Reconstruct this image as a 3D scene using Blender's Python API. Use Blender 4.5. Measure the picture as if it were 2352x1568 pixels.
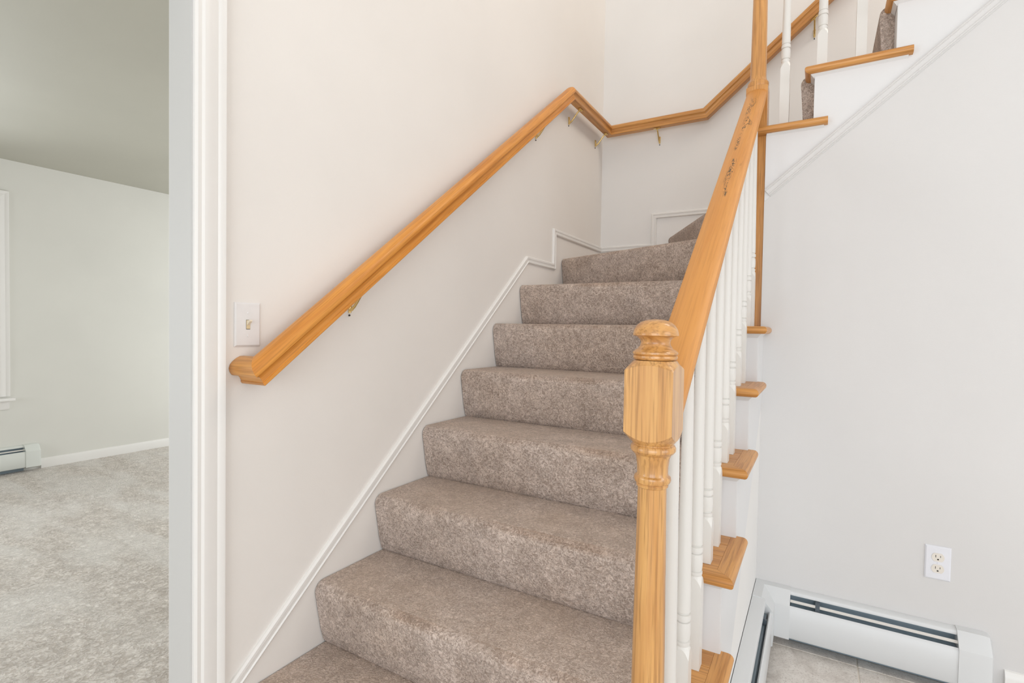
import bpy, bmesh, math, random
from mathutils import Vector, Matrix
random.seed(7)
scene = bpy.context.scene
for o in list(bpy.data.objects): bpy.data.objects.remove(o)
COL = scene.collection

# ------------------------------------------------------------------ camera
F_PX = 1192.509
YAW, PITCH, ROLL = .5302, -.0247, .0167
fw = Vector((-math.sin(YAW)*math.cos(PITCH), math.cos(YAW)*math.cos(PITCH), math.sin(PITCH)))
rt = Vector((math.cos(YAW), math.sin(YAW), 0)); up = rt.cross(fw)
r2 = rt*math.cos(ROLL) + up*math.sin(ROLL); u2 = -rt*math.sin(ROLL) + up*math.cos(ROLL)
cam = bpy.data.objects.new('camera', bpy.data.cameras.new('camera')); COL.objects.link(cam)
M = Matrix((r2, u2, -fw)).transposed().to_4x4(); M.translation = Vector((1.2901, -1.1461, 1.1769))
cam.matrix_world = M
cam.data.sensor_width = 36; cam.data.sensor_fit = 'HORIZONTAL'; cam.data.lens = F_PX/2352*36
cam.data.clip_start = .02
scene.camera = cam

# ------------------------------------------------------------------ world, lights, exposure
w = bpy.data.worlds.new('world'); scene.world = w; w.use_nodes = True
w.node_tree.nodes['Background'].inputs[0].default_value = (.86, .93, 1.0, 1)
w.node_tree.nodes['Background'].inputs[1].default_value = 1.0
scene.view_settings.view_transform = 'Standard'; scene.view_settings.look = 'None'
scene.view_settings.gamma = 1; scene.view_settings.use_curve_mapping = False
scene.view_settings.exposure = 0.06

def area(name, loc, target, sx, sy, power, color):
    l = bpy.data.lights.new(name, 'AREA'); l.shape = 'RECTANGLE'; l.size = sx; l.size_y = sy
    l.energy = power; l.color = color
    o = bpy.data.objects.new(name, l); COL.objects.link(o); o.location = loc
    o.rotation_euler = (Vector(target)-Vector(loc)).to_track_quat('-Z', 'Y').to_euler()
    return o
# daylight through the entry windows behind the camera, both storeys
area('entry_window_daylight', (2.5, -5.52, 1.45), (2.2, 0, 1.45), 4.0, 2.3, 100, (.91, .955, 1.0))
area('clerestory_daylight', (2.5, -5.52, 3.8), (2.2, 0, 2.8), 4.0, 1.7, 5, (1.0, .97, .93))
area('side_window_daylight', (6.01, -1.5, 1.85), (0, -1.0, 1.75), 3.0, 3.0, 67, (.92, .96, 1.0))
# daylight through the side room's street and far wall windows
area('side_room_daylight', (-2.1, -3.04, 1.3), (-2.1, 0, 1.25), 2.2, 1.5, 26, (.95, .98, 1.0))
area('side_room_window_daylight', (-4.22, -.26, 1.32), (0, -.26, 1.1), .95, 1.4, 30, (.95, .98, 1.0))

area('side_room_rear_fill', (-2.3, 3.54, 1.25), (-2.3, 0, 1.1), 2.2, 1.5, 58, (.95, .98, 1.0))  # added fill lamp in the unseen end wall, brightens far wall and carpet
# added fill lamp over the upper flight, brightens left wall and inner corner
area('left_wall_fill_light', (2.7, 1.5, 4.3), (0, 1.5, 2.0), 1.0, 1.0, 22, (1.0, .89, .77))

# ------------------------------------------------------------------ helpers
WORLD = {}
def place(o, parent):
    if parent is not None:
        o.parent = parent
        o.matrix_parent_inverse = Matrix.Translation(-WORLD.get(parent.name, Vector()))
    WORLD[o.name] = Vector(o.location)
def link(name, me, parent=None, mat=None):
    if mat: me.materials.append(mat)
    o = bpy.data.objects.new(name, me); COL.objects.link(o); place(o, parent); return o
def mesh(name, V, Fc, mat, parent=None, smooth=None):
    me = bpy.data.meshes.new(name); me.from_pydata([tuple(v) for v in V], [], Fc)
    bm = bmesh.new(); bm.from_mesh(me); bmesh.ops.remove_doubles(bm, verts=bm.verts, dist=1e-6)
    bmesh.ops.recalc_face_normals(bm, faces=bm.faces); bm.to_mesh(me); bm.free()
    if smooth:
        for p in me.polygons: p.use_smooth = True
        me.set_sharp_from_angle(angle=math.radians(smooth))
    return link(name, me, parent, mat)
def thing(name, label, cat, loc, group=None):
    o = bpy.data.objects.new(name, None); COL.objects.link(o); o.location = loc; o.empty_display_size = .05
    WORLD[o.name] = Vector(loc)
    o['label'] = label; o['category'] = cat
    if group: o['group'] = group
    return o
def struct(o, label, cat):
    o['kind'] = 'structure'; o['label'] = label; o['category'] = cat; return o
def boxvf(a, b):
    (x0, y0, z0), (x1, y1, z1) = a, b
    V = [(x0,y0,z0),(x1,y0,z0),(x1,y1,z0),(x0,y1,z0),(x0,y0,z1),(x1,y0,z1),(x1,y1,z1),(x0,y1,z1)]
    return V, [(0,3,2,1),(4,5,6,7),(0,1,5,4),(1,2,6,5),(2,3,7,6),(3,0,4,7)]
def box(name, a, b, mat, parent=None, bevel=0):
    V, Fc = boxvf(a, b)
    o = mesh(name, V, Fc, mat, parent)
    if bevel:
        bm = bmesh.new(); bm.from_mesh(o.data)
        bmesh.ops.bevel(bm, geom=bm.edges[:], offset=bevel, segments=2, profile=.5, affect='EDGES')
        bm.to_mesh(o.data); bm.free()
        for p in o.data.polygons: p.use_smooth = True
        o.data.set_sharp_from_angle(angle=math.radians(40))
    return o
def boxes(name, L, mat, parent=None):
    V, Fc = [], []
    for a, b in L:
        v, f = boxvf(a, b); n = len(V); V += v; Fc += [tuple(i+n for i in q) for q in f]
    me = bpy.data.meshes.new(name); me.from_pydata(V, [], Fc)
    return link(name, me, parent, mat)
def prism(name, P2, fn0, fn1, mat, parent=None, smooth=None):
    """closed 2-D outline P2 placed by two functions (start and end cap)."""
    n = len(P2); V = [fn0(*p) for p in P2] + [fn1(*p) for p in P2]
    Fc = [tuple(range(n)), tuple(range(2*n-1, n-1, -1))] + [(i, (i+1) % n, n+(i+1) % n, n+i) for i in range(n)]
    return mesh(name, V, Fc, mat, parent, smooth)
def lathe_vf(cx, cy, prof, seg=32):
    V, Fc = [], []
    for r, z in prof:
        for k in range(seg):
            a = 2*math.pi*k/seg; V.append((cx+r*math.cos(a), cy+r*math.sin(a), z))
    for i in range(len(prof)-1):
        for k in range(seg):
            k2 = (k+1) % seg
            Fc.append((i*seg+k, i*seg+k2, (i+1)*seg+k2, (i+1)*seg+k))
    Fc.append(tuple(range(seg-1, -1, -1))); n = (len(prof)-1)*seg; Fc.append(tuple(range(n, n+seg)))
    return V, Fc
def lathe(name, cx, cy, prof, mat, parent=None, seg=32, smooth=32):
    V, Fc = lathe_vf(cx, cy, prof, seg); return mesh(name, V, Fc, mat, parent, smooth)
def sqblock(name, cx, cy, w, z0, z1, drop0, drop1, r0, r1, mat, parent=None, bev=.0015, cone=.006):
    """square turning blank whose ends are cut by the lathe: arched shoulders."""
    S = 80; h = w/2; V, Fc = [], []
    def rs(a):
        c, s = abs(math.cos(a)), abs(math.sin(a)); return h/max(c, s)
    rc = h*math.sqrt(2)
    rings = []
    def ring(f):
        n = len(V)
        for k in range(S):
            a = 2*math.pi*(k+.5)/S if False else 2*math.pi*k/S
            r, z = f(a); V.append((cx+r*math.cos(a), cy+r*math.sin(a), z))
        rings.append(n)
    e = lambda a: (rs(a)**2-h*h)/(rc*rc-h*h)
    ring(lambda a: (r0, z0-cone if drop0 else z0))
    ring(lambda a: (rs(a), z0+drop0*e(a)))
    ring(lambda a: (rs(a), z1-drop1*e(a)))
    ring(lambda a: (r1, z1+cone if drop1 else z1))
    for i in range(3):
        a0, b0 = rings[i], rings[i+1]
        for k in range(S): Fc.append((a0+k, a0+(k+1) % S, b0+(k+1) % S, b0+k))
    Fc.append(tuple(range(S-1, -1, -1))); Fc.append(tuple(range(rings[3], rings[3]+S)))
    return mesh(name, V, Fc, mat, parent, 25)
def sweep_seg(name, prof, A, B, upv, mat, parent, nA=None, nB=None, smooth=35):
    """profile (side, up) swept from A to B; ends cut by planes with normals nA, nB."""
    A, B, upv = Vector(A), Vector(B), Vector(upv).normalized()
    T = (B-A).normalized(); side = T.cross(upv).normalized(); U = side.cross(T)
    nA = T if nA is None else Vector(nA); nB = T if nB is None else Vector(nB)
    def pt(P, n, s, u):
        o = side*s+U*u; return P+o-T*(o.dot(n)/T.dot(n))
    return prism(name, prof, lambda s, u: pt(A, nA, s, u), lambda s, u: pt(B, nB, s, u), mat, parent, smooth)
def tube(name, pts, rad, mat, parent=None, seg=12):
    pts = [Vector(p) for p in pts]; V, Fc = [], []
    rad = rad if isinstance(rad, (list, tuple)) else [rad]*len(pts)
    nrm = None
    for i, p in enumerate(pts):
        t = ((pts[min(i+1, len(pts)-1)]-pts[max(i-1, 0)])).normalized()
        if nrm is None: nrm = t.orthogonal().normalized()
        nrm = (nrm-t*nrm.dot(t)).normalized(); b = t.cross(nrm)
        for k in range(seg):
            a = 2*math.pi*k/seg; V.append(p+(nrm*math.cos(a)+b*math.sin(a))*rad[i])
    for i in range(len(pts)-1):
        for k in range(seg): Fc.append((i*seg+k, i*seg+(k+1) % seg, (i+1)*seg+(k+1) % seg, (i+1)*seg+k))
    Fc.append(tuple(range(seg-1, -1, -1))); n = (len(pts)-1)*seg; Fc.append(tuple(range(n, n+seg)))
    return mesh(name, V, Fc, mat, parent, 50)

# ------------------------------------------------------------------ materials
def new_mat(name):
    m = bpy.data.materials.new(name); m.use_nodes = True
    nt = m.node_tree; b = nt.nodes['Principled BSDF']
    return m, nt, b
def N(nt, t, **kw):
    n = nt.nodes.new(t)
    for k, v in kw.items(): setattr(n, k, v)
    return n
def ramp(nt, src, stops):
    r = N(nt, 'ShaderNodeValToRGB'); e = r.color_ramp.elements
    while len(e) < len(stops): e.new(.5)
    for q, (p, c) in zip(e, stops): q.position = p; q.color = (*c, 1) if len(c) == 3 else c
    nt.links.new(src, r.inputs[0]); return r.outputs[0]
def noise(nt, vec, scale, detail=3, rough=.5, dist=0.):
    n = N(nt, 'ShaderNodeTexNoise'); n.inputs['Scale'].default_value = scale; n.inputs['Detail'].default_value = detail
    n.inputs['Roughness'].default_value = rough; n.inputs['Distortion'].default_value = dist
    nt.links.new(vec, n.inputs['Vector']); return n.outputs['Fac']
def mapping(nt, scale=(1, 1, 1), rot=(0, 0, 0)):
    tc = N(nt, 'ShaderNodeTexCoord'); mp = N(nt, 'ShaderNodeMapping')
    mp.inputs['Scale'].default_value = scale; mp.inputs['Rotation'].default_value = rot
    nt.links.new(tc.outputs['Object'], mp.inputs[0]); return mp.outputs[0]
def mix(nt, fac, a, b, mode='MIX'):
    m = N(nt, 'ShaderNodeMix', data_type='RGBA', blend_type=mode)
    for s, v in ((m.inputs[0], fac), (m.inputs[6], a), (m.inputs[7], b)):
        if hasattr(v, 'links'): nt.links.new(v, s)
        elif isinstance(v, (int, float)): s.default_value = v
        else: s.default_value = (*v, 1)
    return m.outputs[2]
def bump(nt, b, h, strength, dist):
    n = N(nt, 'ShaderNodeBump'); n.inputs['Strength'].default_value = strength; n.inputs['Distance'].default_value = dist
    nt.links.new(h, n.inputs['Height']); nt.links.new(n.outputs[0], b.inputs['Normal'])
def paint(name, c, rough=.6, var=.03, bumpd=.0006):
    m, nt, b = new_mat(name); v = mapping(nt)
    f = noise(nt, v, 1.7, 3)
    d = tuple(x*(1-var) for x in c); l = tuple(min(1, x*(1+var*.5)) for x in c)
    nt.links.new(ramp(nt, f, [(.3, d), (.7, l)]), b.inputs['Base Color'])
    b.inputs['Roughness'].default_value = rough
    if bumpd: bump(nt, b, noise(nt, v, 260, 2), .25, bumpd)
    return m
def plain(name, c, rough=.4, metal=0):
    m, nt, b = new_mat(name); v = mapping(nt)
    f = noise(nt, v, 30, 2)
    nt.links.new(ramp(nt, f, [(.3, tuple(x*.96 for x in c)), (.7, c)]), b.inputs['Base Color'])
    b.inputs['Roughness'].default_value = rough; b.inputs['Metallic'].default_value = metal
    return m
def oak(name, axis, rot=(0, 0, 0), light=(.70, .345, .10), dark=(.48, .19, .04), worn=None, coat=.1, rough=.4, stretch=2.2, grain=.6):
    m, nt, b = new_mat(name)
    s = [46, 46, 46]; s[axis] = stretch
    v = mapping(nt, (1, 1, 1), rot)
    mp = N(nt, 'ShaderNodeMapping'); mp.inputs['Scale'].default_value = s; nt.links.new(v, mp.inputs[0]); v2 = mp.outputs[0]
    broad = noise(nt, v2, 1.0, 4, .55, .6)
    s3 = [210, 210, 210]; s3[axis] = 6
    mp3 = N(nt, 'ShaderNodeMapping'); mp3.inputs['Scale'].default_value = s3; nt.links.new(v, mp3.inputs[0])
    fine = noise(nt, mp3.outputs[0], 1.0, 3, .6)
    mid = tuple((a+c)/2 for a, c in zip(light, dark))
    c1 = ramp(nt, broad, [(.30, dark), (.44, mid), (.60, light)])
    c2 = mix(nt, ramp(nt, fine, [(.37, (grain,)*3), (.51, (0, 0, 0))]), c1, tuple(x*.62 for x in dark))
    big = noise(nt, v, 3.5, 2)
    col = mix(nt, .22, c2, ramp(nt, big, [(.35, dark), (.65, light)]))
    if worn:
        y0, y1 = worn
        sx = N(nt, 'ShaderNodeSeparateXYZ'); tc = N(nt, 'ShaderNodeTexCoord'); nt.links.new(tc.outputs['Object'], sx.inputs[0])
        r1 = N(nt, 'ShaderNodeMapRange'); r1.inputs[1].default_value = y0; r1.inputs[2].default_value = y0+.06
        nt.links.new(sx.outputs[1], r1.inputs[0])
        r3 = N(nt, 'ShaderNodeMapRange'); r3.inputs[1].default_value = y1; r3.inputs[2].default_value = y1-.1
        nt.links.new(sx.outputs[1], r3.inputs[0])
        mp4 = N(nt, 'ShaderNodeMapping'); mp4.inputs['Scale'].default_value = (26, 4.2, 4.2); nt.links.new(tc.outputs['Object'], mp4.inputs[0])
        pat = noise(nt, mp4.outputs[0], 1.0, 2, .5, .4)
        mp5 = N(nt, 'ShaderNodeMapping'); mp5.inputs['Scale'].default_value = (95, 17, 17); nt.links.new(tc.outputs['Object'], mp5.inputs[0])
        squ = noise(nt, mp5.outputs[0], 1.0, 3, .6, 1.6)
        lines = ramp(nt, squ, [(.46, (0, 0, 0)), (.485, (1, 1, 1)), (.53, (1, 1, 1)), (.56, (0, 0, 0))])
        zone = ramp(nt, pat, [(.53, (0, 0, 0)), (.57, (1, 1, 1))])
        k = mix(nt, 1.0, lines, zone, 'MULTIPLY')
        k = mix(nt, 1.0, k, r1.outputs[0], 'MULTIPLY'); k = mix(nt, 1.0, k, r3.outputs[0], 'MULTIPLY')
        cx_ = N(nt, 'ShaderNodeMath', operation='SUBTRACT'); nt.links.new(sx.outputs[0], cx_.inputs[0]); cx_.inputs[1].default_value = 1.066
        ca_ = N(nt, 'ShaderNodeMath', operation='ABSOLUTE'); nt.links.new(cx_.outputs[0], ca_.inputs[0])
        k = mix(nt, 1.0, k, ramp(nt, ca_.outputs[0], [(.013, (1, 1, 1)), (.020, (0, 0, 0))]), 'MULTIPLY')
        col = mix(nt, k, col, (.10, .055, .018))
    nt.links.new(col, b.inputs['Base Color'])
    b.inputs['Roughness'].default_value = rough
    b.inputs['Coat Weight'].default_value = coat; b.inputs['Coat Roughness'].default_value = .12
    bump(nt, b, fine, .12, .0005)
    return m
def carpet(name, base, dark, light, stain, loop=82, big=3.0, bd=.003, streak=None, wear=None):
    """cut-loop pile: curly ridges, medium mottling, traffic wear on the treads"""
    m, nt, b = new_mat(name); v = mapping(nt)
    n1 = noise(nt, v, loop, 2, .5, 1.1)
    ab = N(nt, 'ShaderNodeMath', operation='SUBTRACT'); nt.links.new(n1, ab.inputs[0]); ab.inputs[1].default_value = .5
    ab2 = N(nt, 'ShaderNodeMath', operation='ABSOLUTE'); nt.links.new(ab.outputs[0], ab2.inputs[0])
    n2 = noise(nt, v, loop*2.6, 2, .6, .6)
    ridge = ramp(nt, ab2.outputs[0], [(.0, (1, 1, 1)), (.055, (.45, .45, .45)), (.14, (0, 0, 0))])
    c = ramp(nt, ridge, [(.0, dark), (.45, base), (1.0, light)])
    c = mix(nt, .30, c, ramp(nt, n2, [(.36, dark), (.64, light)]))
    n4 = noise(nt, v, 17, 3, .55, .4)
    c = mix(nt, 1.0, c, ramp(nt, n4, [(.34, (.84, .83, .83)), (.66, (1.06, 1.06, 1.07))]), 'MULTIPLY')
    n3 = noise(nt, v, big, 4, .55, .3)
    c = mix(nt, ramp(nt, n3, [(.40, (0, 0, 0)), (.72, (.75, .75, .75))]), c, mix(nt, .8, c, stain, 'MULTIPLY'))
    if wear:
        g = N(nt, 'ShaderNodeNewGeometry'); sx = N(nt, 'ShaderNodeSeparateXYZ'); nt.links.new(g.outputs['True Normal'], sx.inputs[0])
        flat = ramp(nt, sx.outputs[2], [(.80, (0, 0, 0)), (.97, (1, 1, 1))])
        band = ramp(nt, sx.outputs[2], [(.20, (0, 0, 0)), (.60, (1, 1, 1)), (.93, (.9, .9, .9)), (.99, (.0, .0, .0))])
        px = N(nt, 'ShaderNodeTexCoord'); sp = N(nt, 'ShaderNodeSeparateXYZ'); nt.links.new(px.outputs['Object'], sp.inputs[0])
        mid = ramp(nt, sp.outputs[0], [(.10, (0, 0, 0)), (.32, (1, 1, 1)), (.82, (1, 1, 1)), (1.0, (.3, .3, .3))])
        c = mix(nt, mix(nt, 1.0, mix(nt, .34, (0, 0, 0), flat), ramp(nt, n3, [(.30, (.45, .45, .45)), (.6, (1, 1, 1))]), 'MULTIPLY'), c, wear[0])
        k = mix(nt, 1.0, band, mid, 'MULTIPLY'); k = mix(nt, 1.0, k, ramp(nt, noise(nt, v, 5, 3), [(.40, (.1, .1, .1)), (.62, (.75, .75, .75))]), 'MULTIPLY')
        c = mix(nt, k, c, mix(nt, .75, c, wear[1], 'MULTIPLY'))
    if streak:
        mp = mapping(nt, (1.3, 4.6, 1), (0, 0, .35)); n5 = noise(nt, mp, 1.0, 2, .4, .5)
        c = mix(nt, ramp(nt, n5, [(.42, (0, 0, 0)), (.60, (.40, .40, .40))]), c, streak)
    nt.links.new(c, b.inputs['Base Color']); b.inputs['Roughness'].default_value = 1
    b.inputs['Specular IOR Level'].default_value = .05
    b.inputs['Sheen Weight'].default_value = .15; b.inputs['Sheen Roughness'].default_value = .6
    bump(nt, b, ridge, .7, bd)
    return m

WALL = (.848, .810, .768)
M_wall = paint('painted_wall_warm_white', WALL)
M_wall_r = paint('painted_wall_white', (.86, .84, .815), .6)
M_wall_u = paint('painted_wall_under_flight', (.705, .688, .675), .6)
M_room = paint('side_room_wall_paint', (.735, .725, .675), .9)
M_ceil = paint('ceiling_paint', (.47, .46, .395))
M_ceil2 = paint('foyer_ceiling_paint', (.88, .86, .83))
M_trim = paint('white_gloss_trim', (.84, .82, .79), .32, .012, 0)
M_jamb = paint('jamb_paint_shaded', (.62, .615, .60), .35, .012, 0)  # white paint, the shade of the jamb's facing is put into the colour
M_white = paint('white_stair_paint', (.77, .765, .765), .4, .02, .0003)
M_spin = paint('cream_spindle_paint', (.765, .74, .70), .34, .012, 0)
RA = math.atan(.785)
M_oak_x = oak('oak_grain_across', 0)
M_oak_y = oak('oak_grain_along', 1)
M_oak_z = oak('oak_grain_upright', 2, light=(.735, .40, .13), dark=(.49, .205, .045), coat=.7, grain=.7)
M_oak_cap = oak('oak_grain_cap', 1, (.5, .3, .6), (.72, .37, .115), (.46, .19, .042), coat=.6, stretch=9)
M_oak_z2 = oak('oak_grain_upright_far', 2, coat=.5)
M_oak_rake = oak('oak_grain_sloped', 1, (-math.atan(.765), 0, 0), (.78, .335, .06), (.58, .205, .028), coat=.06, rough=.42, grain=.45)
M_oak_rail = oak('oak_grain_balustrade_rail', 1, (-RA, 0, 0), (.70, .315, .078), (.61, .245, .05), worn=(.22, 1.06), coat=.05, rough=.5, grain=.25)
M_oak_rakex = oak('oak_grain_sloped_upper', 0, (0, math.atan(.82), 0))
M_carpet = carpet('taupe_stair_carpet', (.55, .437, .37), (.31, .24, .195), (.84, .71, .625), (.84, .77, .69), wear=((.64, .49, .385), (.66, .54, .44)))
M_carpet2 = carpet('grey_beige_room_carpet', (.73, .665, .605), (.49, .435, .38), (.92, .87, .81), (.86, .84, .81), loop=42, big=1.2, bd=.005, streak=(.86, .835, .80))
M_brass = plain('polished_brass', (.80, .60, .26), .22, 1)
M_plate = plain('white_plastic', (.82, .80, .79), .35)
M_plate2 = plain('bright_white_plastic', (.80, .80, .84), .35)
M_ivory = plain('ivory_plastic', (.80, .71, .55), .4)
M_ivory3 = plain('pale_ivory_plastic', (.79, .735, .66), .4)
M_ivory2 = plain('tan_ivory_plastic', (.74, .60, .36), .4)
M_slot = plain('dark_slot', (.03, .025, .02), .7)
M_heat = paint('heater_enamel', (.715, .722, .722), .35, .015, 0)
M_heat2 = paint('heater_enamel_side_room', (.72, .74, .70), .35, .015, 0)
M_fin = plain('heater_fin_metal', (.30, .37, .42), .45, .3)
M_hang = plain('heater_hanger_metal', (.10, .12, .14), .6, .2)
M_dark = plain('heater_shadow_gap', (.035, .035, .035), .8)
M_damp = paint('heater_damper_cream', (.74, .71, .66), .4, .01, 0)
M_grout = plain('grout', (.80, .73, .64), .9)
def tile_mat():
    m, nt, b = new_mat('stone_look_tile'); v = mapping(nt)
    a = noise(nt, v, 14, 7, .72, .8); c = noise(nt, v, 150, 4, .65, .5)
    k = ramp(nt, a, [(.32, (.60, .54, .485)), (.5, (.77, .71, .65)), (.68, (.88, .83, .77))])
    k = mix(nt, ramp(nt, c, [(.36, (.6, .6, .6)), (.48, (0, 0, 0))]), k, (.46, .40, .35))
    nt.links.new(k, b.inputs['Base Color']); b.inputs['Roughness'].default_value = .38
    bump(nt, b, c, .2, .001); return m
M_tile = tile_mat()
def glass_mat():
    m, nt, b = new_mat('window_glass')
    t = N(nt, 'ShaderNodeBsdfTransparent'); g = N(nt, 'ShaderNodeBsdfGlossy'); g.inputs['Roughness'].default_value = .02
    f = N(nt, 'ShaderNodeFresnel'); f.inputs[0].default_value = 1.45
    x = N(nt, 'ShaderNodeMixShader'); nt.links.new(f.outputs[0], x.inputs[0]); nt.links.new(t.outputs[0], x.inputs[1]); nt.links.new(g.outputs[0], x.inputs[2])
    nt.links.new(x.outputs[0], nt.nodes['Material Output'].inputs[0]); return m
M_glass = glass_mat()

# ------------------------------------------------------------------ key dimensions (metres)
R, RUN = .2, .2443
YR = {n: -.066+(n-2)*RUN for n in range(1, 8)}       # riser faces of the straight lower flight
Z = {0: 0, 1: .2, 2: .4, 3: .6, 4: .8, 5: 1.0, 6: 1.2, 7: 1.397, 8: 1.590, 9: 1.782, 10: 1.974, 11: 2.168, 12: 2.362, 13: 2.556, 14: 2.75, 15: 2.944}
XR = {n: 1.258+(n-11)*RUN for n in range(10, 16)}    # riser faces of the upper flight
XS, XO = 1.11, 1.1396                                # stringer face, outer edge of tread ends
YF = 1.1047                                          # wall under the upper flight
YB = 2.2285                                          # back wall
YJ = -.4646                                           # edge of the cased opening
TW = .096
XB, NW = 1.062, .0775                                # baluster line, newel width
YN2 = 1.153                                          # second newel centre; upper baluster line
XC = 1.043; YC = 1.172                                # carpet edges
H2 = 5.0                                             # stairwell ceiling
ZC = 2.384; XW = -4.0                                # side room

# ------------------------------------------------------------------ room shell
# foyer floor with single tiles
floor = struct(box('floor', (-.096, -5.5, -.06), (6.0, 1.12, -.0022), M_grout), 'beige grout bed of the tiled foyer floor', 'floor')
TS = .305; tile_me = None
ty = 1.045
def tile(x0, y0, x1, y1):
    g = .0024; d = .0012
    V = [(x0+g, y0+g, -.0021), (x1-g, y0+g, -.0021), (x1-g, y1-g, -.0021), (x0+g, y1-g, -.0021)]
    V += [(x0+g, y0+g, -.001), (x1-g, y0+g, -.001), (x1-g, y1-g, -.001), (x0+g, y1-g, -.001)]
    V += [(x0+g+d, y0+g+d, 0), (x1-g-d, y0+g+d, 0), (x1-g-d, y1-g-d, 0), (x0+g+d, y1-g-d, 0)]
    Fc = [(0, 3, 2, 1)]+[(i, (i+1) % 4, 4+(i+1) % 4, 4+i) for i in range(4)]+[(4+i, 4+(i+1) % 4, 8+(i+1) % 4, 8+i) for i in range(4)]+[(8, 9, 10, 11)]
    mesh('tile', V, Fc, M_tile, floor)
for j in range(-12, 1):
    y0 = ty+(j-1)*TS+TS; y1 = min(y0+TS, YF)
    if y0 < -2.8: y0 = -2.8
    for i in range(-5, 8):
        x0 = 1.447+i*TS; x1 = x0+TS
        x0 = max(x0, .0)
        if y1 > -.31:
            x0 = max(x0, XS)
        if x1-x0 < .02 or y1-y0 < .02: continue
        tile(x0, y0, x1, y1)
# left wall with the cased opening
def wallbox(name, a, b, mat, label): return struct(box(name, a, b, mat), label, 'wall')
V1 = [((-TW, YJ-1.618, 2.10), (0, YJ+.018, H2)), ((-TW, -5.5, 0), (0, YJ-1.618, H2)), ((-TW, YJ+.018, 0), (0, YB+.1, H2))]
struct(boxes('wall_left', V1, M_wall), 'warm white stair wall with handrail and light switch', 'wall')
wallbox('wall_back', (-TW, YB, 0), (6.1, YB+.1, H2), M_wall_r, 'white back wall behind the winding steps')
SL = R/RUN*.985                                      # upper flight slope
zd = lambda x: 1.690+.822*(x-1.102)                  # lower edge of the stringer moulding
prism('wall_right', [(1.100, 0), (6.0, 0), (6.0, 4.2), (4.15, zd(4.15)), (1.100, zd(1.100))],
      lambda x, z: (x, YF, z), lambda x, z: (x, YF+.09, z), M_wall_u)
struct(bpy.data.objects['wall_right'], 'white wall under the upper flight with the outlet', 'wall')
struct(boxes('wall_side', [((6.0, -5.6, 0), (6.1, -3.0, H2)), ((6.0, .0, 0), (6.1, YB+.1, H2)), ((6.0, -3.0, 0), (6.1, 0, .35)), ((6.0, -3.0, 3.35), (6.1, 0, H2))], M_wall_r), 'white side wall of the foyer with a tall window', 'wall')
fr = [((-TW, -5.6, 0), (6.0, -5.5, .3)), ((-TW, -5.6, .3), (.5, -5.5, H2)), ((4.5, -5.6, .3), (6.0, -5.5, H2)),
      ((.5, -5.6, 2.6), (4.5, -5.5, 2.95)), ((.5, -5.6, 4.65), (4.5, -5.5, H2))]
struct(boxes('wall_front', fr, M_wall), 'entry wall with tall window openings', 'wall')
struct(box('ceiling', (-TW, -5.6, H2), (6.1, YB+.1, H2+.1), M_ceil2), 'high white ceiling over the stairwell', 'ceiling')
# side room
struct(box('floor.001', (XW-.1, -3.0, -.06), (-TW, 3.6, .01), M_carpet2), 'grey beige carpet of the side room', 'floor')
struct(box('floor.002', (-TW, YJ-1.6, -.004), (0, YJ, .010), M_carpet2), 'carpet strip in the cased opening', 'floor')
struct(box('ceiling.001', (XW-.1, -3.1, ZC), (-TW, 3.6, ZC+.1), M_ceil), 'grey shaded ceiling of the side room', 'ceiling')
wy0, wy1, wz0, wz1 = -.75, .236, .60, 2.06
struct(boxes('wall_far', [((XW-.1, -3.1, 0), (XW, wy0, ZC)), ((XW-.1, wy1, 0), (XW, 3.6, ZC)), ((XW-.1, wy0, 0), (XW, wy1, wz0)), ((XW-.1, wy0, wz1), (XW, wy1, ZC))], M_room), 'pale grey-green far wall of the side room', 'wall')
struct(boxes('wall_rear', [((XW-.1, 3.5, 0), (-3.4, 3.6, ZC)), ((-1.2, 3.5, 0), (-TW, 3.6, ZC)), ((-3.4, 3.5, 0), (-1.2, 3.6, .5)), ((-3.4, 3.5, 2.0), (-1.2, 3.6, ZC))], M_room), 'end wall of the side room with an opening added for fill light', 'wall')
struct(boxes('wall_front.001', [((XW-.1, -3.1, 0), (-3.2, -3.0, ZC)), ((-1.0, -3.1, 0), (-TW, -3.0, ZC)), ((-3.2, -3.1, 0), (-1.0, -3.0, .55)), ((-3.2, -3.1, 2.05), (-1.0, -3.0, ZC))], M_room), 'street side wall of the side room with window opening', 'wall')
# side room window
win = bpy.data.objects.new('window_1', None); COL.objects.link(win); win.location = (XW, (wy0+wy1)/2, wz0); WORLD['window_1'] = Vector(win.location)
struct(win, 'white framed window at the left edge of the side room', 'window')
CWd = .088
casing_prof = [(0, 0), (0, .010), (.006, .014), (.016, .013), (.022, .017), (.036, .018), (.058, .014), (.066, .018), (.078, .018), (.080, .013), (.080, 0)]
def cas(s): return [(a*s/.080, b) for a, b in casing_prof]
prism('window_casing', cas(CWd), lambda a, b: (XW+b, wy1+a, wz0), lambda a, b: (XW+b, wy1+a, wz1+a), M_trim, win, 30)
prism('window_casing', cas(CWd), lambda a, b: (XW+b, wy0-a, wz0), lambda a, b: (XW+b, wy0-a, wz1+a), M_trim, win, 30)
prism('window_casing', cas(CWd), lambda a, b: (XW+b, wy0-a, wz1+a), lambda a, b: (XW+b, wy1+a, wz1+a), M_trim, win, 30)
box('window_stool', (XW-.05, wy0-CWd-.02, wz0-.034), (XW+.05, wy1+CWd+.02, wz0-.012), M_trim, win, .004)
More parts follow.
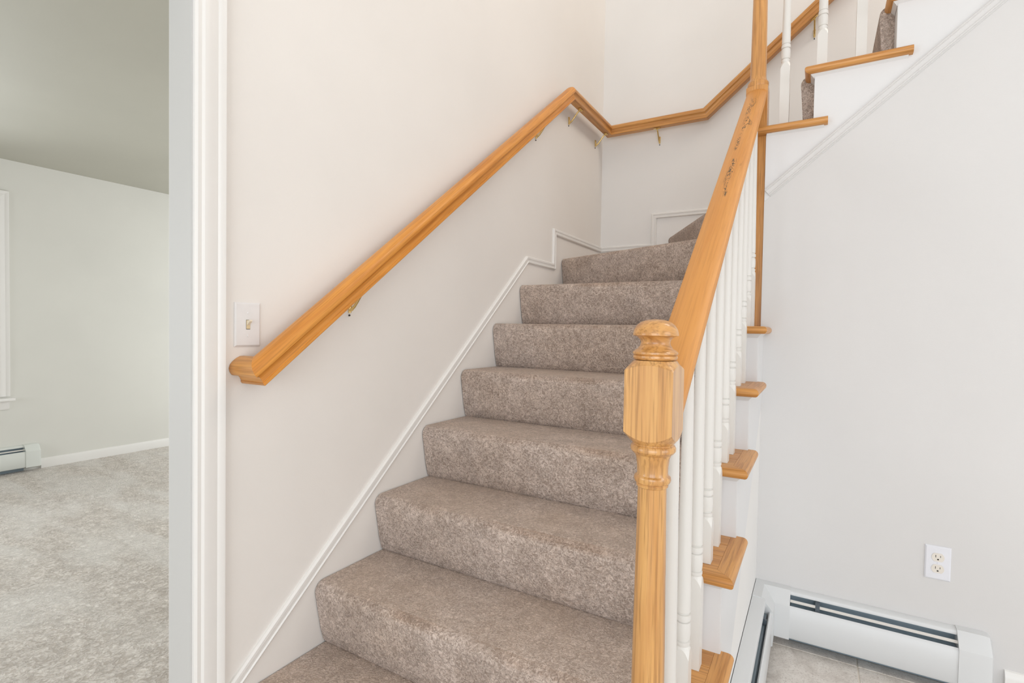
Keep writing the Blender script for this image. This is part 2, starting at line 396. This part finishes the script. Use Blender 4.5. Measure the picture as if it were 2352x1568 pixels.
prism('window_apron', [(0, 0), (.010, 0), (.018, .02), (.016, .05), (.022, .066), (0, .066)], lambda a, b: (XW+a, wy0-CWd, wz0-.1+b), lambda a, b: (XW+a, wy1+CWd-.005, wz0-.1+b), M_trim, win, 30)
boxes('window_frame', [((XW-.09, wy0, wz0-.012), (XW-.03, wy0+.03, wz1)), ((XW-.09, wy1-.03, wz0-.012), (XW-.03, wy1, wz1)), ((XW-.09, wy0, wz1-.03), (XW-.03, wy1, wz1)), ((XW-.09, wy0, wz0-.012), (XW-.03, wy1, wz0+.02))], M_trim, win)
zm = (wz0+wz1)/2
for z0, z1, xx in ((wz0+.02, zm+.02, XW-.055), (zm-.02, wz1-.03, XW-.08)):
    s = boxes('sash', [((xx-.012, wy0+.03, z0), (xx+.012, wy0+.07, z1)), ((xx-.012, wy1-.07, z0), (xx+.012, wy1-.03, z1)), ((xx-.012, wy0+.07, z0), (xx+.012, wy1-.07, z0+.04)), ((xx-.012, wy0+.07, z1-.04), (xx+.012, wy1-.07, z1))], M_trim, win)
    box('pane', (xx-.002, wy0+.068, z0+.038), (xx+.002, wy1-.068, z1-.038), M_glass, s)
# baseboards
bb = [(0, 0), (.014, 0), (.014, .062), (.010, .072), (.005, .080), (0, .082)]
struct(prism('baseboard_far', [(a, b*.95) for a, b in bb], lambda a, b: (XW+a, .503, .008+b), lambda a, b: (XW+a, 3.5, .008+b), M_trim, None, 30), 'white baseboard along the side room far wall', 'baseboard')
struct(prism('baseboard_right', [(a, b*1.2) for a, b in bb], lambda a, b: (1.845, YF-a, b), lambda a, b: (6.0, YF-a, b), M_trim, None, 30), 'white baseboard right of the foyer heater', 'baseboard')
# cased opening: jamb and casings
tr = bpy.data.objects.new('door_1', None); COL.objects.link(tr); tr.location = (0, YJ, 0); WORLD['door_1'] = Vector(tr.location)
struct(tr, 'white cased opening between foyer and side room', 'doorway')
YO = YJ-1.6
box('jamb', (-TW-.001, YJ, .01), (.001, YJ+.018, 2.085), M_jamb, tr)
box('jamb', (-TW-.001, YO-.018, .01), (.001, YO, 2.085), M_jamb, tr)
box('jamb_head', (-TW-.001, YO, 2.085), (.001, YJ+.018, 2.10), M_jamb, tr)
for sx, xw in ((1, 0), (-1, -TW)):
    prism('casing', cas(.0736), lambda a, b: (xw+sx*b, YJ+.004+a, .01), lambda a, b: (xw+sx*b, YJ+.004+a, 2.09+a), M_trim, tr, 30)
    prism('casing', cas(.0736), lambda a, b: (xw+sx*b, YO-.004-a, .01), lambda a, b: (xw+sx*b, YO-.004-a, 2.09+a), M_trim, tr, 30)
    prism('casing_head', cas(.0736), lambda a, b: (xw+sx*b, YO-.004-a, 2.09+a), lambda a, b: (xw+sx*b, YJ+.004+a, 2.09+a), M_trim, tr, 30)
# skirt mouldings on the stair walls
MP = [(0, 0), (0, .007), (.005, .012), (.013, .012), (.015, .0095), (.025, .009), (.029, .012), (.033, .010), (.035, .004), (.035, 0)]   # (down from the edge, out of the wall)
MP3 = [(0, 0), (0, .009), (.0015, .0115), (.0050, .0115), (.0062, .0098), (.0078, .0098), (.0088, .0112), (.0215, .0052), (.0228, .0052), (.0240, .0078), (.0282, .0078), (.0294, .0052), (.0308, .0052), (.0316, .0062), (.0345, .0030), (.0345, 0)]
def trim_run(name, label, pts, wall, prof=MP, mat=None):
    """moulding along 2-D wall points (t, z), offset to the right-hand/lower side, mitred."""
    root = bpy.data.objects.new(name, None); COL.objects.link(root); struct(root, label, 'trim')
    P = [Vector(p) for p in pts]
    root.location = wall(P[0].x, 0, P[0].y); WORLD[root.name] = Vector(root.location)
    D = [(P[i+1]-P[i]).normalized() for i in range(len(P)-1)]
    Nn = [Vector((d.y, -d.x)) for d in D]
    def corner(i, off):
        if i == 0: return P[0]+Nn[0]*off
        if i == len(P)-1: return P[-1]+Nn[-1]*off
        n = (Nn[i-1]+Nn[i]); n = n/(n.dot(Nn[i])); return P[i]+n*off
    for i in range(len(D)):
        def f0(o, h, i=i): c = corner(i, o); return wall(c.x, h, c.y)
        def f1(o, h, i=i): c = corner(i+1, o); return wall(c.x, h, c.y)
        prism('moulding', prof, f0, f1, mat or M_trim, root, 30)
    return root
wl = lambda t, h, z: (h, t, z)
trim_run('trim_1', 'white stepped moulding along the left wall above the carpet', [(-.375, .241), (1.181, 1.548), (1.482, 1.548), (1.482, 1.742), (YB, 1.742)], wl)
wb = lambda t, h, z: (t, YB-h, z)
trim_run('trim_2', 'white stepped moulding on the back wall above the winder', [(0, 1.742), (.346, 1.742), (.346, 1.937), (.80, 1.937), (1.02, 2.23), (2.4, 3.37)], wb)
wr = lambda t, h, z: (t, YF-h, z)
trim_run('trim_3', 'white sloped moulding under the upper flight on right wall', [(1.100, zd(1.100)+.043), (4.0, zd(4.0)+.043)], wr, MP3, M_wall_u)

# ------------------------------------------------------------------ staircase
st = thing('staircase', 'winding staircase with taupe carpeted steps and oak tread ends', 'staircase', (.55, -.31, 0))
NO = .037                                             # nosing overhang of the carpet
def step_profile(z1, z0, depth, k=7, r=.03, NO=NO, foot=0.):
    """(forward distance from riser face, z); forward is negative"""
    P = [(depth, z1), (-NO+r, z1)]
    for i in range(1, k+1):
        a = math.pi/2*i/k*1.12; P.append((-NO+r-r*math.sin(a), z1-r+r*math.cos(a)))
    P.append((-.016-foot, z0+.05)); P.append((-.004-foot, z0+.008)); P.append((.004-foot, z0))
    return P+[(.03, z0), (.03, z1-.04), (depth, z1-.04)]
def refine(o, cuts):
    return o
def step_carpet(n):
    P = step_profile(Z[n], Z[n-1], RUN+.012)
    x0, x1 = .004, XC
    return prism('step_carpet', P, lambda a, z: (x0, YR[n]+a, z), lambda a, z: (x1, YR[n]+a, z), M_carpet, st, 40)
for n in range(1, 7): step_carpet(n)
# winders: nosing lines fan out from the second newel
def winder(n, O, I, out_dir, in_dir, poly):
    O, I = Vector(O), Vector(I); t = (I-O).normalized(); nr = Vector((t.y, -t.x))   # nr points down the stair
    od, idr = Vector(out_dir), Vector(in_dir)
    od = od/od.dot(nr); idr = idr/idr.dot(nr)
    P = step_profile(Z[n], Z[n-1], 0)
    P = [(a, z) for a, z in P[1:-2]]
    P = [p for p in P if p[0] <= .004]
    m = len(P); V = []
    for a, z in P: q = O+od*(-a); V.append((q.x, q.y, z))
    for a, z in P: q = I+idr*(-a); V.append((q.x, q.y, z))
    Fc = [(i, i+1, m+i+1, m+i) for i in range(m-1)]
    b = len(V); pts = [Vector(V[0][:2]), Vector(V[m][:2])]+[Vector(p) for p in poly]
    for p in pts: V.append((p.x, p.y, Z[n]))
    Fc.append(tuple(range(b, b+len(pts))))
    b2 = len(V); pts2 = [Vector(V[m-1][:2]), Vector(V[2*m-1][:2])]+[Vector(p) for p in poly]
    for p in pts2: V.append((p.x, p.y, Z[n-1]))
    Fc.append(tuple(range(b2, b2+len(pts2))))
    k = len(pts)
    for i in range(1, k): Fc.append((b+i, b+(i+1) % k, b2+(i+1) % k, b2+i))
    Fc.append(tuple(list(range(m))+[b2, b])) ; Fc.append(tuple(list(range(m, 2*m))+[b2+1, b+1]))
    return mesh('step_carpet', V, Fc, M_carpet, st, 40)
e = .004
I7, I8, I9, I10 = (1.02, 1.155), (1.02, 1.19), (1.042, 1.196), (XR[10], 1.2)
O7, O8, O9 = (e, 1.155), (e, 1.645), (.50, YB-e)
winder(7, O7, I7, (0, -1), (0, -1), [I8, O8])
winder(8, O8, I8, (0, -1), (-.3, -1), [I9, O9, (e, YB-e)])
winder(9, O9, I9, (-1, 0), (-1, -.4), [I10, (XR[10], YB-e)])
for n in range(10, 15):
    P = step_profile(Z[n], Z[n-1], RUN+.012, NO=.046, foot=.022)
    y0 = YC if n > 10 else 1.20
    prism('step_carpet', P, lambda a, z: (XR[n]+a, y0, z), lambda a, z: (XR[n]+a, YB-e, z), M_carpet, st, 40)
# oak tread ends with mitred return nosings, white risers
TT = .027; OV = .032
def bull(y0, zt):      # bullnose profile at front edge, going round; (y, z)
    r = TT/2
    return [(y0+r-r*math.sin(a), zt-r+r*math.cos(a)) for a in [math.pi*i/8 for i in range(9)]]
def tread_end(n, tfun, f0, f1, c0, o1, zt, mat_main, mat_ret, bk, ret0=None):
    """tfun(run, across, z) -> world. run f0..f1 front to back, across c0..o1 inner to outer edge"""
    r = TT/2; rw = .042; h = RUN/3
    # front plank with bullnose and mitred outer end
    front = bull(f0, zt)+[(f0+rw, zt-TT), (f0+rw, zt)]
    t = prism('tread', front, lambda a, z: tfun(a, c0, z), lambda a, z: tfun(a, o1-(a-f0), z), mat_main, st, 40)
    # rear planks
    ys = [f0+rw, f0+rw+(bk-f0-rw)*.36, f0+rw+(bk-f0-rw)*.70, bk]
    for a, b in zip(ys[:-1], ys[1:]):
        g = .0006; d = .001
        Pq = [(a+g, zt-TT), (a+g, zt-d), (a+g+d, zt), (b-g-d, zt), (b-g, zt-d), (b-g, zt-TT)]
        prism('plank', Pq, lambda u, z: tfun(u, c0, z), lambda u, z: tfun(u, o1-rw-.0005, z), mat_main, t)
    ret = [(r-r*math.sin(a), zt-r+r*math.cos(a)) for a in [math.pi*i/8 for i in range(9)]]+[(rw, zt-TT), (rw, zt)]
    prism('return_nosing', ret, lambda a, z: tfun(f0+a+.0005 if ret0 is None else ret0, o1-a*(1 if ret0 is None else .93), z), lambda a, z: tfun(f1, o1-a*(1 if ret0 is None else .93), z), mat_ret, t, 40)
    cv = [(0, 0), (.012, 0), (.009, -.004), (.004, -.009), (0, -.014)]
    prism('cove_moulding', cv, lambda a, z: tfun(f0+OV-a-.001, c0, zt-TT+z), lambda a, z: tfun(f0+OV-a-.001, o1-OV+a, zt-TT+z), M_white, t, 40)
    prism('cove_moulding', cv, lambda a, z: tfun((f0+OV-a-.001) if ret0 is None else ret0+.037, o1-OV+a, zt-TT+z), lambda a, z: tfun(f1-.012, o1-OV+a, zt-TT+z), M_white, t, 40)
    return t
ylow = lambda a, c, z: (c, a, z)
for n in range(1, 7):
    f1 = YR[n+1]+.016 if n < 6 else YF-.001
    tread_end(n, ylow, YR[n]-OV, f1, XC+.001, XO, Z[n], M_oak_x, M_oak_y, YR[n+1]+.006)
    box('riser', (XC+.002, YR[n], Z[n-1] if n > 1 else 0), (XS-.002, YR[n]+.018, Z[n]-TT-.0002), M_white, st)
yup = lambda a, c, z: (a, 2*YF-(c-0), z)              # across axis mirrored so that outer edge faces the foyer
for n in range(10, 15):
    f0 = XR[n]-OV if n > 10 else 1.1015
    tread_end(n, yup, f0, XR[n+1]+.047, 2*YF-YC+.001, YF+.030, Z[n], M_oak_y, M_oak_x, XR[n+1]+.006, 1.066 if n == 10 else None)
    if n > 10: box('riser', (XR[n], YF+.003, Z[n-1]), (XR[n]+.018, YC-.002, Z[n]-TT-.0002), M_white, st)
# stringers (sawtooth boards)
P = [(YR[1]+.0, 0)]
for n in range(1, 7): P += [(YR[n]+.001, Z[n]-TT), (YR[n+1]+.001 if n < 6 else YF, Z[n]-TT)]
P += [(YF, Z[6]-.30), (YR[1]+.34, 0)]
prism('stringer', P, lambda y, z: (XS-.02, y, z), lambda y, z: (XS, y, z), M_white, st)
prism('wall_stair_side', [(YR[1]+.30, 0), (YF+.02, 0), (YF+.02, Z[6]-.26), (YF-.01, Z[6]-.28)], lambda y, z: (XS-.06, y, z), lambda y, z: (XS-.0205, y, z), M_wall_r)
prism('wall_stair_side.001', [(YR[1]+.345, 0), (YF, 0), (YF, Z[6]-.302)], lambda y, z: (XS-.0203, y, z), lambda y, z: (XS-.0015, y, z), M_wall_r)
a_, b_ = bpy.data.objects['wall_stair_side'], bpy.data.objects['wall_stair_side.001']
bpy.data.objects.remove(a_); b_.name = 'wall_stair'
struct(b_, 'white triangular wall below the lower flight stringer', 'wall')
P = [(1.1005, zd(1.1005)), (1.1005, Z[10]-TT)]
for n in range(11, 15): P += [(XR[n]+.001, Z[n-1]-TT), (XR[n]+.001, Z[n]-TT)]
P += [(XR[15], Z[14]-TT), (XR[15], zd(XR[15]))]
prism('stringer', P, lambda x, z: (x, YF-.002, z), lambda x, z: (x, YF+.018, z), M_white, st)

# ------------------------------------------------------------------ balustrade
bal = thing('balustrade', 'oak newels and oak rail with white turned spindles on open stair side', 'balustrade', (XB, -.29, .2))
# first newel
yn = -.290
nb = sqblock('newel_post', XB, yn, NW, 1.000, 1.1215, .0135, .0085, .033, .0345, M_oak_z, bal, cone=.0075)
nb['label'] = 'oak newel post with mushroom cap at the stair foot'
dome = [(.0, 1.196)]
cap = [(.028, 1.1290), (.0335, 1.1300), (.0355, 1.1330), (.0355, 1.1365), (.0340, 1.1375), (.0362, 1.1395), (.0362, 1.1425), (.0335, 1.1450), (.0285, 1.1480), (.0245, 1.1535), (.0235, 1.1580), (.0250, 1.1630), (.0300, 1.1675), (.0350, 1.1692), (.0364, 1.1697), (.0364, 1.1725), (.0350, 1.1790), (.0310, 1.1860), (.0240, 1.1920), (.0140, 1.1953), (.0004, 1.1965)]
lathe('newel_cap', XB, yn, cap, M_oak_cap, nb, 40)
sh = [(.0005, .46), (.0300, .46), (.0300, .468), (.0285, .475), (.0285, .50), (.0275, .51), (.0268, .56), (.0262, .65), (.0250, .76), (.0238, .86), (.0232, .915), (.0232, .920), (.0255, .9215), (.0260, .9245), (.0248, .9265), (.0285, .929), (.0300, .9335), (.0290, .938), (.0255, .9405), (.0248, .943), (.0252, .955), (.0270, .968), (.0295, .9745), (.0330, .977), (.0362, .981), (.0366, .9860), (.0350, .9895), (.0330, .9910), (.0330, .996)]
lathe('newel_shaft', XB, yn, sh, M_oak_z, nb, 40)
sqblock('newel_base', XB, yn, NW, .2005, .455, 0, .012, .033, .030, M_oak_z, nb)
# second newel
nb2 = sqblock('newel_post', XB, YN2, NW, Z[6]+.0005, 2.150, 0, .006, .033, .033, M_oak_z2, bal)
nb2['label'] = 'tall oak newel post at the turn of the stair'
lathe('newel_shaft', XB, YN2, [(.0380, 2.150), (.0392, 2.156), (.0392, 2.167), (.0375, 2.171), (.0345, 2.1715), (.0345, 2.1735), (.0325, 2.176), (.0295, 2.19), (.0290, 2.24), (.0275, 2.40), (.0255, 2.60), (.0250, 2.62), (.030, 2.63), (.030, 2.66)], M_oak_z2, nb2, 40)
sqblock('newel_block', XB, YN2, NW, 2.67, 2.92, .012, .012, .031, .031, M_oak_z2, nb2)
lathe('newel_cap', XB, YN2, [(r, z-1.1235+2.92) for r, z in cap], M_oak_z2, nb2, 32)
# rails
HALF = [(.019, 0), (.0215, .002), (.0222, .0055), (.0215, .0095), (.0190, .0108), (.0190, .0130), (.0172, .0190), (.0180, .0265), (.0218, .0330), (.0285, .0362), (.0298, .0395), (.0292, .0480), (.0250, .0570), (.0168, .0628), (.0060, .0650)]
LOAF = HALF+[(-a, b) for a, b in reversed(HALF)]
LOAFW = [(-.022, 0), (.022, 0), (.0260, .003), (.0260, .010), (.0240, .013), (.0230, .020), (.0255, .028), (.0330, .033), (.0365, .038), (.0370, .046), (.0345, .0535), (.0260, .0590), (.0130, .0618), (0, .0626),
         (-.0130, .0618), (-.0260, .0590), (-.0345, .0535), (-.0370, .046), (-.0365, .038), (-.0330, .033), (-.0255, .028), (-.0230, .020), (-.0240, .013), (-.0260, .010), (-.0260, .003)]
mr = .785
zr = lambda y: 1.086+mr*(y+.119)                      # underside of the balustrade rail
y0, y1 = yn+NW/2, YN2-NW/2
sweep_seg('handrail', LOAFW, (XB, y0, zr(y0)), (XB, y1, zr(y1)), (0, -mr, 1), M_oak_rail, bal, (0, 1, 0), (0, 1, 0))
mu = .80; zru = lambda x: 2.72+mu*(x-XB)
x0, x1 = XB+NW/2, XR[15]
sweep_seg('handrail', LOAFW, (x0, YN2, zru(x0)), (x1, YN2, zru(x1)), (-mu, 0, 1), M_oak_rakex, bal, (1, 0, 0), (1, 0, 0))
def baluster(x, y, zb, zring, ztop):
    """square foot, arched shoulder, turned rings, tapered round shaft"""
    w_ = .033
    b = sqblock('baluster', x, y, w_, zb+.0004, zring-.075, 0, .020, .0162, .0142, M_spin, bal, cone=.004)
    zz = zring
    pr = [(.0142, zz-.0712), (.0155, zz-.068), (.0160, zz-.0655), (.0160, zz-.062), (.0126, zz-.0604), (.0126, zz-.0584), (.0152, zz-.0570),
          (.0162, zz-.046), (.0163, zz-.032), (.0155, zz-.0205), (.0126, zz-.0194), (.0126, zz-.0174), (.0160, zz-.0160), (.0164, zz-.0100), (.0160, zz-.0040), (.0126, zz-.0032), (.0126, zz-.0012),
          (.0150, zz+.0010), (.0150, zz+.02), (.0138, zz+.14), (.0125, zz+.28), (.0105, zz+.52), (.0092, ztop)]
    pr = [p for p in pr if p[1] <= ztop]
    lathe('turning', x, y, pr, M_spin, b, 20, 28)
for n in range(1, 7):
    for k, dy in enumerate((.045, .167)):
        if n == 1 and k == 0: continue
        y = YR[n]+dy
        baluster(XB, y, Z[n], Z[n]+.186+k*.1, zr(y)+.012)
for n in range(10, 15):
    for k, dx in enumerate((.022, .144)):
        x = XR[n]+dx
        if x < 1.12: continue
        baluster(x, YN2, Z[n], Z[n]+.226+k*.1, zru(x)+.012)

# ------------------------------------------------------------------ wall handrail
wh = thing('wall_handrail', 'long oak handrail on brass brackets fixed to the stair walls', 'handrail', (.075, -.34, 1.0))
XH, YH, ZH = .075, YB-.075, 2.455
ms = .765; yk = 1.540
ys = -.317
A = Vector((XH, ys, ZH+ms*(ys-yk))); B = Vector((XH, yk, ZH)); C_ = Vector((XH, YH, ZH)); xk = .690; D_ = Vector((xk, YH, ZH)); mz = .822; E_ = Vector((2.5, YH, ZH+mz*(2.5-xk)))
t1 = (B-A).normalized(); t2 = Vector((0, 1, 0)); t3 = Vector((1, 0, 0)); t4 = (E_-D_).normalized()
u1 = Vector((0, -t1.z, t1.y))
sweep_seg('rail_return', LOAF, (.001, A.y, A.z), A, u1, M_oak_x, wh, t3, (t3+t1))
sweep_seg('rail', LOAF, A, B, u1, M_oak_rake, wh, (t3+t1), (t1+t2))
sweep_seg('rail', LOAF, B, C_, (0, 0, 1), M_oak_y, wh, (t1+t2), (t2+t3))
sweep_seg('rail', LOAF, C_, D_, (0, 0, 1), M_oak_x, wh, (t2+t3), (t3+t4))
sweep_seg('rail', LOAF, D_, E_, (-t4.z, 0, t4.x), M_oak_rakex, wh, (t3+t4), t4)
def bracket(p, nrm, tang):
    """p: underside of the rail; nrm: from wall to room; tang: along the rail"""
    p, nrm, tang = Vector(p), Vector(nrm), Vector(tang).normalized()
    foot = p-nrm*.075+Vector((0, 0, -.055))
    K = lambda a, z: foot+nrm*a+Vector((0, 0, z))
    arm = tube('bracket', [K(.004, -.012), K(.012, -.010), K(.024, -.001), K(.040, .018), K(.055, .037), K(.066, .047), K(.075, .051)], [.0055, .0052, .0046, .0042, .0042, .0046, .0055], M_brass, wh)
    tube('wall_plate', [K(.0, .018), K(.004, .018)], [.006, .006], M_brass, arm)
    tube('wall_stem', [K(.003, .022), K(.005, .0), K(.004, -.020)], [.0040, .0055, .0045], M_brass, arm)
    tube('screw', [K(.0, -.028), K(.004, -.028)], [.003, .003], M_slot, arm, 8)
    q = p+Vector((0, 0, -.002))
    up_ = nrm.cross(tang).normalized(); 
    a, b = q-tang*.020, q+tang*.020
    V = []
    sd = nrm*.008; th = Vector((0, 0, -.003))
    for base in (a, b):
        V += [base-sd, base+sd, base+sd+th, base-sd+th]
    mesh('saddle', V, [(0, 1, 2, 3), (4, 7, 6, 5), (0, 4, 5, 1), (1, 5, 6, 2), (2, 6, 7, 3), (3, 7, 4, 0)], M_brass, arm)
    tube('screw', [q+tang*.012+th, q+tang*.012+th*2], .0035, M_brass, arm, 8)
for y in (.022, 1.262): bracket((XH, y, ZH+ms*(y-yk)), (1, 0, 0), t1)
for y in (1.668, 2.090): bracket((XH, y, ZH), (1, 0, 0), t2)
bracket((.388, YH, ZH), (0, -1, 0), t3)
bracket((1.235, YH, ZH+mz*(1.235-xk)), (0, -1, 0), t4)

# ------------------------------------------------------------------ light switch and outlet
sw = thing('light_switch', 'white wall plate with one ivory toggle switch beside handrail end', 'light switch', (0, -.322, 1.12))
def plate(name, c, w_, h, fn, mat, parent, t=.0055):
    b = .004
    o = [(-w_/2, -h/2), (w_/2, -h/2), (w_/2, h/2), (-w_/2, h/2)]
    i = [(-w_/2+b, -h/2+b), (w_/2-b, -h/2+b), (w_/2-b, h/2-b), (-w_/2+b, h/2-b)]
    V = [fn(a, 0, z) for a, z in o]+[fn(a, t*.45, z) for a, z in o]+[fn(a, t, z) for a, z in i]
    Fc = [(0, 3, 2, 1)]+[(k, (k+1) % 4, 4+(k+1) % 4, 4+k) for k in range(4)]+[(4+k, 4+(k+1) % 4, 8+(k+1) % 4, 8+k) for k in range(4)]+[(8, 9, 10, 11)]
    return mesh(name, V, Fc, mat, parent)
fs = lambda a, h, z: (h, -.3225+a, 1.176+z)
pl = plate('plate', None, .0715, .1145, fs, M_plate, sw)
box('toggle_slot', fs(-.0055, .004, -.0125), fs(.0055, .0060, .0125), M_slot, sw)
box('toggle_frame', fs(-.0050, .0042, -.0112), fs(.0050, .0064, .0118), M_ivory2, sw)
prism('toggle', [(.006, -.002), (.006, .010), (.017, .0125), (.018, .0085)], lambda h, z: fs(-.0036, h, z), lambda h, z: fs(.0036, h, z), M_ivory, sw)
for z in (.030, -.030): tube('screw', [fs(0, .0050, z), fs(0, .0068, z)], [.0030, .0024], M_plate, sw, 10)

ou = thing('wall_outlet', 'white duplex power outlet on right wall above heater', 'outlet', (1.666, YF, .348))
fo = lambda a, h, z: (1.6665+a, YF-h, .4045+z)
plate('plate', None, .070, .1145, fo, M_plate2, ou)
for zc in (.0195, -.0195):
    pts = []
    rr = .0172; cut = .0140
    for k in range(40):
        a = 2*math.pi*k/40; x, z = rr*math.cos(a), max(-cut, min(cut, rr*math.sin(a)*1.0)); pts.append((x, z))
    rc_ = prism('receptacle', pts, lambda a, z: fo(a, .003, zc+z), lambda a, z: fo(a, .0068, zc+z), M_ivory3, ou)
    box('slot', fo(-.0072, .0060, zc-.0005), fo(-.0055, .0070, zc+.0078), M_slot, rc_)
    box('slot', fo(.0055, .0060, zc+.0005), fo(.0070, .0070, zc+.0070), M_slot, rc_)
    tube('ground_hole', [fo(0, .0060, zc-.0068), fo(0, .0070, zc-.0068)], .0026, M_slot, rc_, 12)
tube('screw', [fo(0, .0050, 0), fo(0, .0066, 0)], [.0028, .0022], M_plate2, ou, 10)

# ------------------------------------------------------------------ baseboard heaters
HH = .203
def heater(name, label, loc, T, s0, s1, mat, cap0=None, cap1=None, hw=0., damper=True, lip=.016):
    """T(along, depth, z) -> world; the casing runs s0..s1"""
    h = thing(name, label, 'heater', loc)
    ex = lambda nm, P, a, b, m, sm=None: prism(nm, P, lambda d, z: T(a, d, z), lambda d, z: T(b, d, z), m, h, sm)
    ex('back_panel', [(.0005, .02), (.004, .02), (.004, HH-.003), (.0005, HH-.003)], s0, s1, M_fin)
    ex('hood', [(.0005, HH), (.029+hw, HH-.002), (.0325+hw, HH-.006), (.0325+hw, HH-lip), (.0305+hw, HH-lip), (.0305+hw, HH-.007), (.028+hw, HH-.0045), (.0005, HH-.0028)], s0, s1, mat, 50)
    if damper: ex('damper', [(.0430, .1740), (.0500, .1690), (.0500, .1665), (.0430, .1715)], s0+.004, s1-.004, M_damp)
    ex('front_panel', [(.0560, .1500), (.0570, .1560), (.0610, .1580), (.0680, .1490), (.0680, .044), (.0630, .036), (.0620, .038), (.0665, .046), (.0665, .1480), (.0605, .1560), (.0580, .1545), (.0570, .1495)], s0, s1, mat, 50)
    ex('fin_element', [(.008, .060), (.052, .060), (.052, .130), (.008, .130)], s0+.01, s1-.01, M_fin)
    ex('inner_tray', [(.004, .140), (.050, .146), (.050, .148), (.004, .150)], s0+.005, s1-.005, M_fin)
    ex('toe_strip', [(.0005, .002), (.006, .002), (.006, .05), (.0005, .05)], s0, s1, M_fin)
    m = s0+.085
    while m < s1-.05:
        prism('hanger', [(.006, .150), (.055, .150), (.056, .166), (.030, .184), (.006, .190)], lambda d, z: T(m, d, z), lambda d, z: T(m+.014, d, z), M_hang, h)
        m += .40
    hull = [(.0004, HH+.003), (.031, HH+.001), (.036, HH-.004), (.0705, .158), (.0712, .150), (.0712, .034), (.0640, .030), (.0004, .030)]
    for c, sgn in ((cap0, -1), (cap1, 1)):
        if not c: continue
        base = s0 if sgn < 0 else s1
        def cap_at(t, k): return lambda d, z: T(base+sgn*t, d*(1-k) if d > .01 else d, (z-.03)*(1-k*.35)+.03)
        V = []; n = len(hull)
        for t, k in ((-.004, 0), (c*.80, 0), (c*.93, .06), (c, .22)): V += [cap_at(t, k)(d, z) for d, z in hull]
        Fc = [tuple(range(n)), tuple(range(4*n-1, 3*n-1, -1))]
        for i in range(3): Fc += [(i*n+q, i*n+(q+1) % n, (i+1)*n+(q+1) % n, (i+1)*n+q) for q in range(n)]
        mesh('end_cap', V, Fc, mat, h, 30)
    return h, hull
Tr = lambda s, d, z: (s, YF-d, z)
h1, hull = heater('baseboard_heater', 'white baseboard heater under the outlet on the right wall', (1.5, YF, 0), Tr, 1.228, 1.722, M_heat, None, .085)
# inside corner cover, joins both runs
yc_end = .955
n = len(hull)
V = [(1.231, YF-d, z) for d, z in hull]+[(XS+d, YF-d, z) for d, z in hull]+[(XS+d, yc_end, z) for d, z in hull]
Fc = [tuple(range(n)), tuple(range(3*n-1, 2*n-1, -1))]
for i in range(2): Fc += [(i*n+q, i*n+(q+1) % n, (i+1)*n+(q+1) % n, (i+1)*n+q) for q in range(n)]
mesh('corner_cover', V, Fc, M_heat, h1, 30)
Tl = lambda s, d, z: (XS+d, s, z)
h2, _ = heater('baseboard_heater', 'white baseboard heater along the side of the lower flight', (XS, .5, 0), Tl, -.02, yc_end+.004, M_heat, .04, None, .0125, False, .030)
Tf = lambda s, d, z: (XW+d, s, z+.010)
h3, _ = heater('baseboard_heater', 'pale heater on the far wall of the carpeted side room', (XW, -.2, .01), Tf, -1.6, .40, M_heat2, None, .09)

# window frames behind the viewpoint
for i, (z0, z1) in enumerate(((.3, 2.6), (2.95, 4.65))):
    wn = boxes('window_%d' % (i+2), [((.5, -5.58, z0), (.55, -5.53, z1)), ((4.45, -5.58, z0), (4.5, -5.53, z1)), ((.55, -5.58, z0), (4.45, -5.53, z0+.05)), ((.55, -5.58, z1-.05), (4.45, -5.53, z1)), ((2.47, -5.58, z0+.05), (2.53, -5.53, z1-.05))], M_trim)
    struct(wn, 'white entry window frame %s storey' % ('lower' if i == 0 else 'upper'), 'window')
wn = boxes('window_4', [((6.02, -3.0, .35), (6.07, -2.95, 3.35)), ((6.02, -.05, .35), (6.07, 0, 3.35)), ((6.02, -2.95, .35), (6.07, -.05, .40)), ((6.02, -2.95, 3.30), (6.07, -.05, 3.35)), ((6.02, -1.53, .40), (6.07, -1.47, 3.30))], M_trim)
struct(wn, 'white side window frame of the foyer', 'window')

for k, (xa, xb, ya, yb, z0, z1) in enumerate(((-3.4, -1.2, 3.56, 3.6, .5, 2.0), (-3.2, -1.0, -3.1, -3.06, .55, 2.05))):  # the end wall frame is made up, it surrounds the added rear lamp
    wn = boxes('window_%d' % (k+5), [((xa, ya, z0), (xa+.05, yb, z1)), ((xb-.05, ya, z0), (xb, yb, z1)), ((xa+.05, ya, z0), (xb-.05, yb, z0+.05)), ((xa+.05, ya, z1-.05), (xb-.05, yb, z1)), (((xa+xb)/2-.03, ya, z0+.05), ((xa+xb)/2+.03, yb, z1-.05))], M_trim)
    struct(wn, ('white frame added round the fill light in the side room end wall', 'white window frame in the street wall of the side room')[k], 'window')
